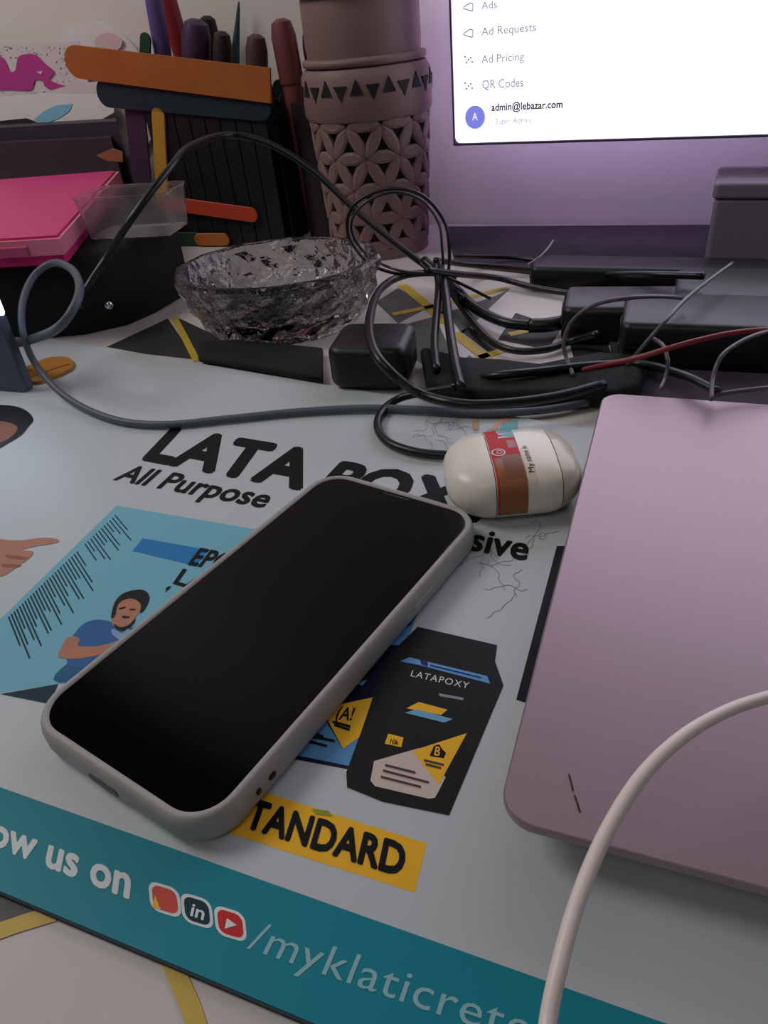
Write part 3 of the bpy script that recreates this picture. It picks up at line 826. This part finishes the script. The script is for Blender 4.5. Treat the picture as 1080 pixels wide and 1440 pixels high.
# ------------------------------------------------------------------ left pile
# black pouch on the table
pts = [(-.268, .515), (-.235, .500), (-.195, .497), (-.165, .508), (-.148, .530), (-.130, .570), (-.140, .600), (-.20, .66), (-.27, .69)]
BH = .052
bpou = thing('black_pouch', 'black padded pouch on the table left of the glass bowl', 'pouch', (-.19, .59, CL))
mesh('pouch_body', softprism([Vector((x, y, CL)) for x, y in pts], BH - CL, .006), m_blackf, bpou, True)
kn = frame(aY(153, 429, .4965), (1, 0, 0), (0, 0, 1), (0, -1, 0))
mesh('stud', lathe(kn, [(.003, -.002), (.003, .001), (.002, .0022), (.0005, .0026)], 12), M('chrome', (220, 220, 225), .1, 1.0), bpou, True, label='shiny metal stud')
pz1, pz0 = .070, .0525
# pink case
def pk(px, py, z=pz1): return az(px, py, z)
a0, a1, a2 = pk(80, 331), pk(166, 236), pk(0, 336)
fd = (a2 - a0).normalized(); sd = (a1 - a0).normalized(); dep = min(.232, (a1 - a0).length)
lidq = [a0, a0 + sd * dep, a0 + sd * dep + fd * .20, a0 + fd * .20]
pc = thing('pink_case', 'magenta plastic case with paler pink rim lying on the black pouch', 'case', Vector((a0.x - .05, a0.y + .06, pz0)))
m_mag = M('magenta_plastic', (220, 44, 126), .4); m_pink = M('pink_plastic', (244, 140, 168), .4)
def down(qs, z): return [Vector((v.x, v.y, z)) for v in qs]
def grow(qs, g):
    c = sum(qs, Vector()) / len(qs); return [v + (v - c).normalized() * g for v in qs]
mesh('base_shell', prism(down(lidq, pz0), .006), m_mag, pc)
mesh('rim', prism(down(grow(lidq, .003), pz0 + .0062), .0098), m_pink, pc, label='pale pink rim')
mesh('lid', prism(down(grow(lidq, -.001), pz0 + .0161), pz1 - pz0 - .0161), m_mag, pc)
lt0 = a0 + fd * .022; 
mesh('latch', prism(down([lt0 + sd * -.0045, lt0 + fd * .020 + sd * -.0045, lt0 + fd * .020 + sd * -.002, lt0 + sd * -.002], pz0 + .007), .0055), M('latch_pink', (214, 96, 140), .4), pc)
# clear plastic box
cb = aY(176, 334, .572); cbz = BH + .0004
cf = frame(Vector((-.150, .545, cbz)), (.97, -.22, 0), (.22, .97, 0))
clr = bpy.data.materials.new('clear_plastic'); clr.use_nodes = True; bb = clr.node_tree.nodes['Principled BSDF']
bb.inputs['Base Color'].default_value = (.85, .83, .84, 1); bb.inputs['Transmission Weight'].default_value = .93; bb.inputs['Roughness'].default_value = .12; bb.inputs['IOR'].default_value = 1.25
cx = thing('clear_box', 'small clear plastic tub on the black pouch in front of the pink case', 'tub', Vector((-.150, .545, cbz)))
ow, od, oh = .068, .040, .028
outer = [(.005, 0), (.0035, .001), (0, oh - .002), (-.0012, oh), (.0002, oh), (.0012, oh - .002), (.0045, .002), (.006, .0018)]
mesh('tub_wall', rbox(cf, ow, od, .006, outer, 4), clr, cx, False)
# leaning papers and plate
def wq(px, py, d): 
    P = Vector((0, wallY(0), 0)) - wn * d; return apl(px, py, P, wn)
m_paper = M('white_paper', (226, 218, 216), .7, var=.02)
def sheet(qs, th=.0008): return prism(qs, -wn * th)
plt = thing('paper_plate', 'round white paper plate leaning on the wall behind the orange stick', 'plate', wq(145, 110, .004))
cpl = wq(150, 130, .004); plr = (wq(150, 34, .004) - cpl).length
pfr = frame(cpl, wd, mz, -wn)
o = mesh('plate', lathe(pfr, [(plr, 0), (plr, .001), (plr * .72, .0035), (0, .0035)], 40), m_paper, plt, True); sharp(o, 30)
mesh('plate_motif', ([tuple(wq(152 + 20 * math.cos(k * .524), 60 + 14 * math.sin(k * .524), .0085)) for k in range(12)], [tuple(range(12))]), M('pale_pink_print', (224, 196, 194), .6), plt)
dp = thing('dinosaur_sheet', 'speckled sticker sheet with a magenta dinosaur leaning at the left', 'sheet', wq(50, 140, .02))
mesh('sheet', sheet([wq(x, y, .016) for x, y in ((-80, 62), (60, 60), (112, 58), (122, 100), (128, 140), (60, 170), (-80, 180))]), m_paper, dp)
dino = [(-40, 85), (-10, 80), (5, 82), (14, 100), (22, 98), (26, 80), (40, 76), (52, 78), (62, 88), (76, 100), (74, 106), (70, 112), (82, 118), (96, 122), (98, 127), (80, 127), (64, 122), (60, 114), (50, 112), (46, 124), (38, 127), (10, 126), (-40, 124)]
mesh('dinosaur_print', sheet([wq(x, y, .0175) for x, y in smooth2(dino)], .0004), M('magenta_print', (196, 64, 146), .6), dp)
mesh('dinosaur_mark', sheet([wq(x, y, .0182) for x, y in ((51, 101), (60, 100), (58, 105))], .0002), m_paper, dp)
sp = []
for k in range(260):
    x, y = rd.uniform(0, 108), rd.uniform(64, 132)
    if 26 < x < 78 and 80 < y < 116 and rd.random() < .95: continue
    if x < 26 and 82 < y < 126: continue
    s = rd.uniform(.8, 2.2); a = rd.uniform(0, 3)
    sp.append([wq(x + s * math.cos(a), y + s * math.sin(a), .0171), wq(x - s * .5, y + s * .6, .0171), wq(x + s * .3, y - s * .8, .0171)])
mesh('speckle_print', flat(sp), M('speckle_grey', (110, 108, 108), .7), dp, kind='stuff')
bs = thing('painted_paper', 'white paper with a light blue brush stroke in front of the dinosaur sheet', 'paper', wq(80, 170, .03))
cr_ = [(-80, 135), (0, 136), (60, 131), (110, 116), (138, 115), (146, 132), (160, 138), (161, 158), (140, 170), (110, 179), (85, 180), (60, 174), (38, 166), (0, 170), (-80, 178)]
mesh('paper_sheet', sheet([wq(x, y, .0185 + .007 * max(0, (y - 130) / 50)) for x, y in cr_]), m_paper, bs)
mesh('brush_stroke', sheet([wq(x, y, .0195 + .007 * max(0, (y - 130) / 50)) for x, y in ((48, 168), (62, 156), (80, 148), (102, 146), (98, 156), (84, 166), (64, 174))], .0003), M('light_blue_paint', (128, 186, 212), .6), bs)
# dark folders under the papers
f0 = wq(0, 176, .045)
fz = f0.z
fp = [Vector((v.x, v.y, 0)) for v in (wq(-110, 176, .010), wq(160, 176, .010))]
fol = [fp[0], fp[1], fp[1] - wn * .035, fp[0] - wn * .035]
zf0 = pz1 + .001
mb = thing('book', 'dark purple book standing on edge behind the pink case, topmost of two', 'book', Vector((fol[0].x + .1, fol[0].y - .05, CL)))
m_dkb = M('dark_book', (58, 48, 62), .6)
def slab(name, px_a, px_b, ytop, d0, d1, mat, parent, label=None):
    P = [Vector((v.x, v.y, CL)) for v in (wq(px_a, ytop, d0), wq(px_b, ytop, d0), wq(px_b, ytop, d1), wq(px_a, ytop, d1))]
    zt_ = wq((px_a + px_b) / 2, ytop, d1).z
    return mesh(name, prism(P, zt_ - CL), mat, parent, label=label)
slab('book_block', -110, 166, 178, .0290, .052, m_dkb, mb)
mb2 = thing('book', 'plum notebook standing in front of the dark purple book', 'book', Vector((fol[0].x + .1, fol[0].y - .08, CL)))
slab('book_block', -110, 158, 200, .0525, .066, M('plum_book', (64, 40, 56), .6), mb2)
tag(mesh('craft_scrap', prism([aY(x, y, .655) for x, y in ((135, 219), (158, 209), (172, 214), (172, 228), (150, 226))], (0, .002, 0)), M('tan_card', (188, 128, 84), .6)), 'tan scrap of card poking out above the pink case', 'scrap')

# tablet at the left edge
tY = .405
tr0, tr1 = aY(38, 548, tY), aY(22, 338, tY)
trz = tr1.z
ttd = Vector((-.93, .36, 0)).normalized()
tn = Vector((-.36, -.93, 0)).normalized()
tbase = Vector((tr0.x, tr0.y, CL + .0002))
hT = trz - CL
tfr = frame(tbase + ttd * .06 + mz * hT / 2, -ttd, mz, tn)
tabl = thing('tablet', 'dark tablet standing upright at the left edge with a lit screen', 'tablet', tbase)
mesh('shell', loft([[tfr(x, y, z) for x, y in rrect(.12 - 2 * i, hT - 2 * i, .006, 5)] for i, z in ((.001, -.007), (0, -.006), (0, -.001), (.0008, 0))]), M('slate_plastic', (74, 80, 98), .5), tabl)
P_ = apl(9, 444, tbase + tn * .0006, tn) - tfr(0, 0, .0006)
ax_ = tfr(1, 0, 0) - tfr(0, 0, 0)
sx1, sy0 = P_.dot(ax_), P_.dot(mz); sx0, sy1 = -.054, hT / 2 - .007
sw_, sl_ = sx1 - sx0, sy1 - sy0
mesh('screen', ([tuple(tfr((sx0 + sx1) / 2 + x, (sy0 + sy1) / 2 + y, .0006)) for x, y in rrect(sw_, sl_, .003, 4)], [tuple(range(20))]), EM('cool_screen', (205, 225, 255), 5.0), tabl)
# amber leaf-shaped chip
lf_px = [(30, 529), (34, 521), (48, 515), (66, 507), (90, 505), (103, 510), (103, 519), (92, 526), (74, 534), (54, 540), (36, 539)]
lfz = .0024
o = thing('leaf_chip', 'amber leaf-shaped chip with dark stem on the poster under the grey cable', 'leaf', az(66, 522, .0003))
mesh('blade', prism([az(x, y, .0003) for x, y in smooth2(lf_px)], .0018), M('amber_wood', (190, 128, 52), .5, var=.25, scale=150), o)
mesh('stem', tube([az(34, 531, .0013), az(22, 533, .0013), az(8, 531, .0013)], .0010, 6, 4), M('stem_dark', (50, 46, 54), .6), o, True)
mesh('midrib', tube([az(36, 533, .0022), az(66, 522, .0022), az(98, 512, .0022)], .0004, 5, 4), M('amber_dark', (130, 82, 34), .6), o, True)

# ------------------------------------------------------------------ cut glass bowl
gm = bpy.data.materials.new('cut_crystal'); gm.use_nodes = True; gb = gm.node_tree.nodes['Principled BSDF']
gb.inputs['Base Color'].default_value = (.60, .58, .60, 1); gb.inputs['Transmission Weight'].default_value = 1; gb.inputs['Roughness'].default_value = .03; gb.inputs['IOR'].default_value = 1.52
nz = gm.node_tree.nodes.new('ShaderNodeTexNoise'); nz.inputs['Scale'].default_value = 190; nz.inputs['Detail'].default_value = 2
bz = gm.node_tree.nodes.new('ShaderNodeBump'); bz.inputs['Strength'].default_value = .55; bz.inputs['Distance'].default_value = .002
tcz = gm.node_tree.nodes.new('ShaderNodeTexCoord'); gm.node_tree.links.new(tcz.outputs['Object'], nz.inputs['Vector'])
gm.node_tree.links.new(nz.outputs['Fac'], bz.inputs['Height']); gm.node_tree.links.new(bz.outputs['Normal'], gb.inputs['Normal'])
BX, BY = -.052, .482
bfr = yawframe((BX, BY, CL), -8)
bo = thing('glass_bowl', 'oval cut crystal bowl with faceted sides on the tablecloth', 'bowl', (BX, BY, CL))
NB = 48
def ell(rx, ry, z, amp=0, ph=0, per=2):
    return [bfr(rx * (1 + amp * (1 if (k + ph) % per == 0 else -1)) * math.cos(2 * math.pi * k / NB), ry * (1 + amp * (1 if (k + ph) % per == 0 else -1)) * math.sin(2 * math.pi * k / NB), z) for k in range(NB)]
rings = [ell(.044, .038, 0), ell(.050, .044, .0008), ell(.0545, .0475, .006, .022, 0, 4), ell(.0595, .0505, .0135, .022, 2, 4), ell(.0632, .0530, .021, .022, 0, 4), ell(.0655, .0550, .028, .022, 2, 4), ell(.0672, .0567, .035, .018, 0, 4),
         ell(.0678, .0572, .0385, .016, 0, 4), ell(.0662, .0558, .0410, .012, 0, 4), ell(.0622, .0520, .0408), ell(.059, .0488, .032, .015, 0, 6), ell(.055, .045, .022, .015, 3, 6), ell(.048, .040, .0135, .03, 0, 4), ell(.036, .030, .0100, .05, 2, 4), ell(.026, .022, .0135, .10, 0, 4), ell(.016, .0135, .0100, .10, 2, 4), ell(.007, .006, .0140)]
mesh('bowl_wall', loft(rings), gm, bo)
# ------------------------------------------------------------------ charger and black things by the poster's top edge
AX = thing('charger', 'black wall charger block with rounded corners at the top edge of the poster', 'charger', (.004, .376, CL))
afr = yawframe((.004, .376, .0004), -16)
o = mesh('charger_body', rbox(afr, .043, .040, .008, softprof(.0235, .0045), 6), m_blackp, AX, True); sharp(o, 45)
mesh('charger_groove', rbox(frame(afr(.006, 0, .0236), afr(1, 0, 0) - afr(0, 0, 0), afr(0, 1, 0) - afr(0, 0, 0)), .0012, .030, .0005, [(0, 0), (0, .0002)], 3), m_lapd, AX)
mesh('usb_port', rbox(frame(afr(.0216, 0, .012), afr(0, 1, 0) - afr(0, 0, 0), mz, afr(1, 0, 0) - afr(0, 0, 0)), .010, .004, .0018, [(0, 0), (0, .0004)], 4), m_lapd, AX)
tag(mesh('black_strap', softprism([az(x, y, .0005) for x, y in ((280, 487), (330, 485), (400, 491), (455, 497), (455, 540), (420, 534), (350, 521), (280, 509))], .004, .0012), m_blackf, None, True), 'flat black strap along the poster edge in front of the glass bowl', 'strap')
tag(mesh('cable_sleeve', softprism([az(x, y, .0005) for x, y in ((592, 508), (640, 522), (700, 524), (760, 530), (850, 515), (912, 520), (900, 562), (858, 574), (825, 572), (700, 574), (640, 570), (600, 556))], .009, .003), m_blackf, None, True), 'black fabric cable sleeve lying between the charger and the laptop', 'sleeve')


def brick(name, label, px, sz, yaw, cat_='adapter'):
    c = az(*px, CL); fr = yawframe(c, yaw); t = thing(name, label, cat_, c)
    o = mesh('brick_body', rbox(fr, sz[0], sz[1], .006, softprof(sz[2], .004), 5), m_blackp, t, True); sharp(o, 45)
    mesh('brick_seam', rbox(fr, sz[0] + .0006, sz[1] + .0006, .0062, [(0, sz[2] * .5), (0, sz[2] * .5 + .0006)], 5), m_lapd, t)
    mesh('socket', rbox(frame(fr(-sz[0] / 2, 0, sz[2] * .55), fr(0, 1, 0) - fr(0, 0, 0), mz, fr(-1, 0, 0) - fr(0, 0, 0)), .014, .010, .003, [(0, 0), (0, .0006)], 4), m_lapd, t)
    return t


brick('power_adapter', 'black power adapter brick under the thin arching wire', (882, 468), (.075, .040, .022), -18)
brick('power_adapter', 'larger black power adapter brick behind the laptop under the red wire', (985, 500), (.085, .050, .026), -22)
brick('power_adapter', 'flat black adapter at the right edge beneath the pale box', (1085, 455), (.11, .055, .024), -24)
brick('power_adapter', 'long low black adapter below the monitor corner', (905, 402), (.15, .030, .016), -24)

# ------------------------------------------------------------------ cables
def path(*p):
    out = []
    for q in p: out.append(aY(q[0], q[1], -q[2]) if q[2] < 0 else az(q[0], q[1], q[2]))
    return out


cable('grey_cable', 'thick grey cable looping at the left and crossing the poster', path((-30, 492, .012), (12, 485, .020), (42, 478, .030), (80, 462, .045), (104, 432, .055), (112, 402, .060), (100, 378, .062), (74, 370, .060), (48, 388, .055), (32, 425, .046), (33, 470, .034), (52, 515, .016), (95, 560, .0045), (160, 590, .0024), (232, 597, .0024), (320, 589, .0024), (420, 579, .0024), (520, 574, .0026), (600, 577, .0025), (680, 581, .0024), (760, 577, .0024), (826, 566, .0024)), lambda t: .0027 - .0007 * min(1, t * 2.2), m_greyc)
cable('arching_cable', 'dark cable arching from the left pile across pen holder and canister', path((110, 432, -.455), (124, 402, -.462), (150, 362, -.475), (190, 300, -.478), (240, 235, -.505), (268, 206, -.540), (320, 190, -.585), (378, 202, -.585), (440, 240, -.572), (500, 296, -.555), (560, 345, -.535), (616, 388, -.515), (650, 420, .010)), .0024, m_blackc)
cable('ring_cable', 'thin dark cable forming an upright ring before the canister', path((690, 420, .003), (650, 400, .014), (606, 382, .022), (555, 384, .026), (514, 366, .034), (489, 325, -.49), (499, 287, -.488), (545, 266, -.485), (592, 274, -.48), (624, 310, -.475), (632, 352, -.47), (629, 396, .012), (622, 440, .0025)), .0011, m_blackc)
cable('ring_wire', 'second thin wire inside the upright cable ring', path((616, 384, .022), (560, 380, .030), (516, 358, -.492), (494, 322, -.492), (508, 290, -.49), (548, 271, -.487), (590, 280, -.482), (616, 312, -.477), (622, 352, -.472), (624, 392, .014)), .0009, M('dark_wire', (60, 54, 62), .35))
cable('loop_cable', 'thick black cable curling round behind the charger', path((640, 392, .012), (612, 384, .018), (566, 388, .022), (534, 408, .026), (520, 448, .034), (524, 488, .036), (548, 522, .030), (590, 553, .016), (640, 567, .0150), (700, 568, .0140), (780, 558, .0128), (850, 540, .0125)), .0024, m_blackc)
cable('small_loop_cable', 'black cable making a small loop on the poster beside the earbud case', path((640, 545, .0125), (596, 552, .009), (560, 561, .0045), (538, 578, .0026), (531, 600, .0026), (546, 622, .0026), (585, 636, .0026), (630, 640, .0026), (660, 636, .0026)), .0021, m_blackc)
cable('hanging_cable', 'black cable dropping to the sleeve beside the charger, first of two', path((612, 375, .026), (617, 400, .022), (614, 440, .016), (611, 480, .0125), (614, 520, .0125)), .0024, m_blackc)
cable('hanging_cable', 'black cable dropping steeply to the sleeve, nearer the gold cross', path((618, 372, .026), (626, 410, .022), (632, 460, .016), (640, 510, .013), (648, 545, .013)), .0027, m_blackc)
tk = thing('plug_cable', 'thick black cable ending in a long plug behind the adapters', 'cable', az(700, 450, CL))
kp = path((596, 366, .020), (630, 395, .012), (664, 430, .0065), (706, 452, .0055), (746, 458, .0055))
mesh('cord', tube(kp, .0033), m_blackc, tk, True)
mesh('strain_relief', tube(path((744, 458, .0055), (770, 457, .0058), (796, 452, .006)), .0043, 10, 4), m_blackp, tk, True)
mesh('plug', tube(path((795, 452, .0062), (822, 447, .0064), (846, 442, .0066)), .0060, 10, 4), m_blackp, tk, True)
cable('sagging_cable', 'black cable sagging below the long plug', path((626, 398, .010), (652, 436, .0035), (684, 474, .0026), (720, 492, .0026), (764, 492, .0026), (802, 480, .0035), (840, 470, .012)), .0022, m_blackc)
cable('upper_cable', 'black cable running right from the bundle above the gold cross', path((600, 380, .036), (650, 386, .020), (700, 391, .006), (750, 404, .0028), (800, 412, .0028), (850, 416, .006)), .0021, m_blackc)
cable('upper_cable', 'dark cable running straight below the monitor at the back', path((612, 366, .022), (660, 372, .010), (740, 378, .004), (830, 386, .004), (900, 386, .024), (990, 388, .030)), .0021, m_blackc)
cable('upper_cable', 'dark cable from the back of the bundle towards the pale box', path((640, 360, .012), (720, 362, .004), (800, 372, .004), (880, 372, .003), (975, 372, .003)), .0017, m_blackc)
cable('side_cable', 'black cable along the back of the fabric sleeve', path((655, 534, .0025), (700, 528, .0118), (760, 522, .012), (830, 514, .011), (900, 512, .010), (960, 528, .020), (1010, 552, .021)), .0022, m_blackc)
m_thin = M('thin_wire', (96, 90, 98), .35)
cable('thin_wire', 'thin wire arching over the nearest power adapter', path((806, 528, .010), (797, 505, .014), (793, 480, .022), (806, 450, .032), (838, 428, .040), (885, 419, .042), (930, 417, .038), (965, 420, .030)), .0011, m_thin)
cable('thin_wire', 'thin wire slanting across the red wire', path((882, 514, .012), (905, 486, .024), (935, 452, .034), (965, 420, .036), (1000, 392, .034), (1030, 370, .034)), .0010, m_thin)
cable('thin_wire', 'short curled wire hooked below the slanting wire', path((915, 474, .026), (932, 486, .028), (939, 508, .024), (936, 530, .018), (928, 548, .016)), .0010, m_thin)
cable('thin_wire', 'thin wire rising behind the laptop and bending right', path((1000, 562, .022), (1003, 530, .026), (1014, 502, .032), (1036, 484, .034), (1066, 470, .034), (1100, 462, .030)), .0010, m_thin)
cable('thin_wire', 'thin wire lying along the rear edge of the laptop', path((1000, 556, .020), (1040, 550, .020), (1090, 545, .020), (1140, 545, .018)), .0011, m_thin)
cable('thin_wire', 'pale stray wire end standing up below the monitor', path((742, 372, .010), (758, 362, .014), (770, 350, .018), (778, 338, .022)), .0007, M('pale_wire', (170, 160, 176), .4))
cable('red_wire', 'thin red wire crossing the power adapters', path((820, 520, .012), (856, 512, .020), (900, 502, .026), (950, 487, .032), (1000, 474, .034), (1046, 466, .034), (1100, 462, .032)), .0012, M('red_wire_jacket', (140, 40, 50), .45))
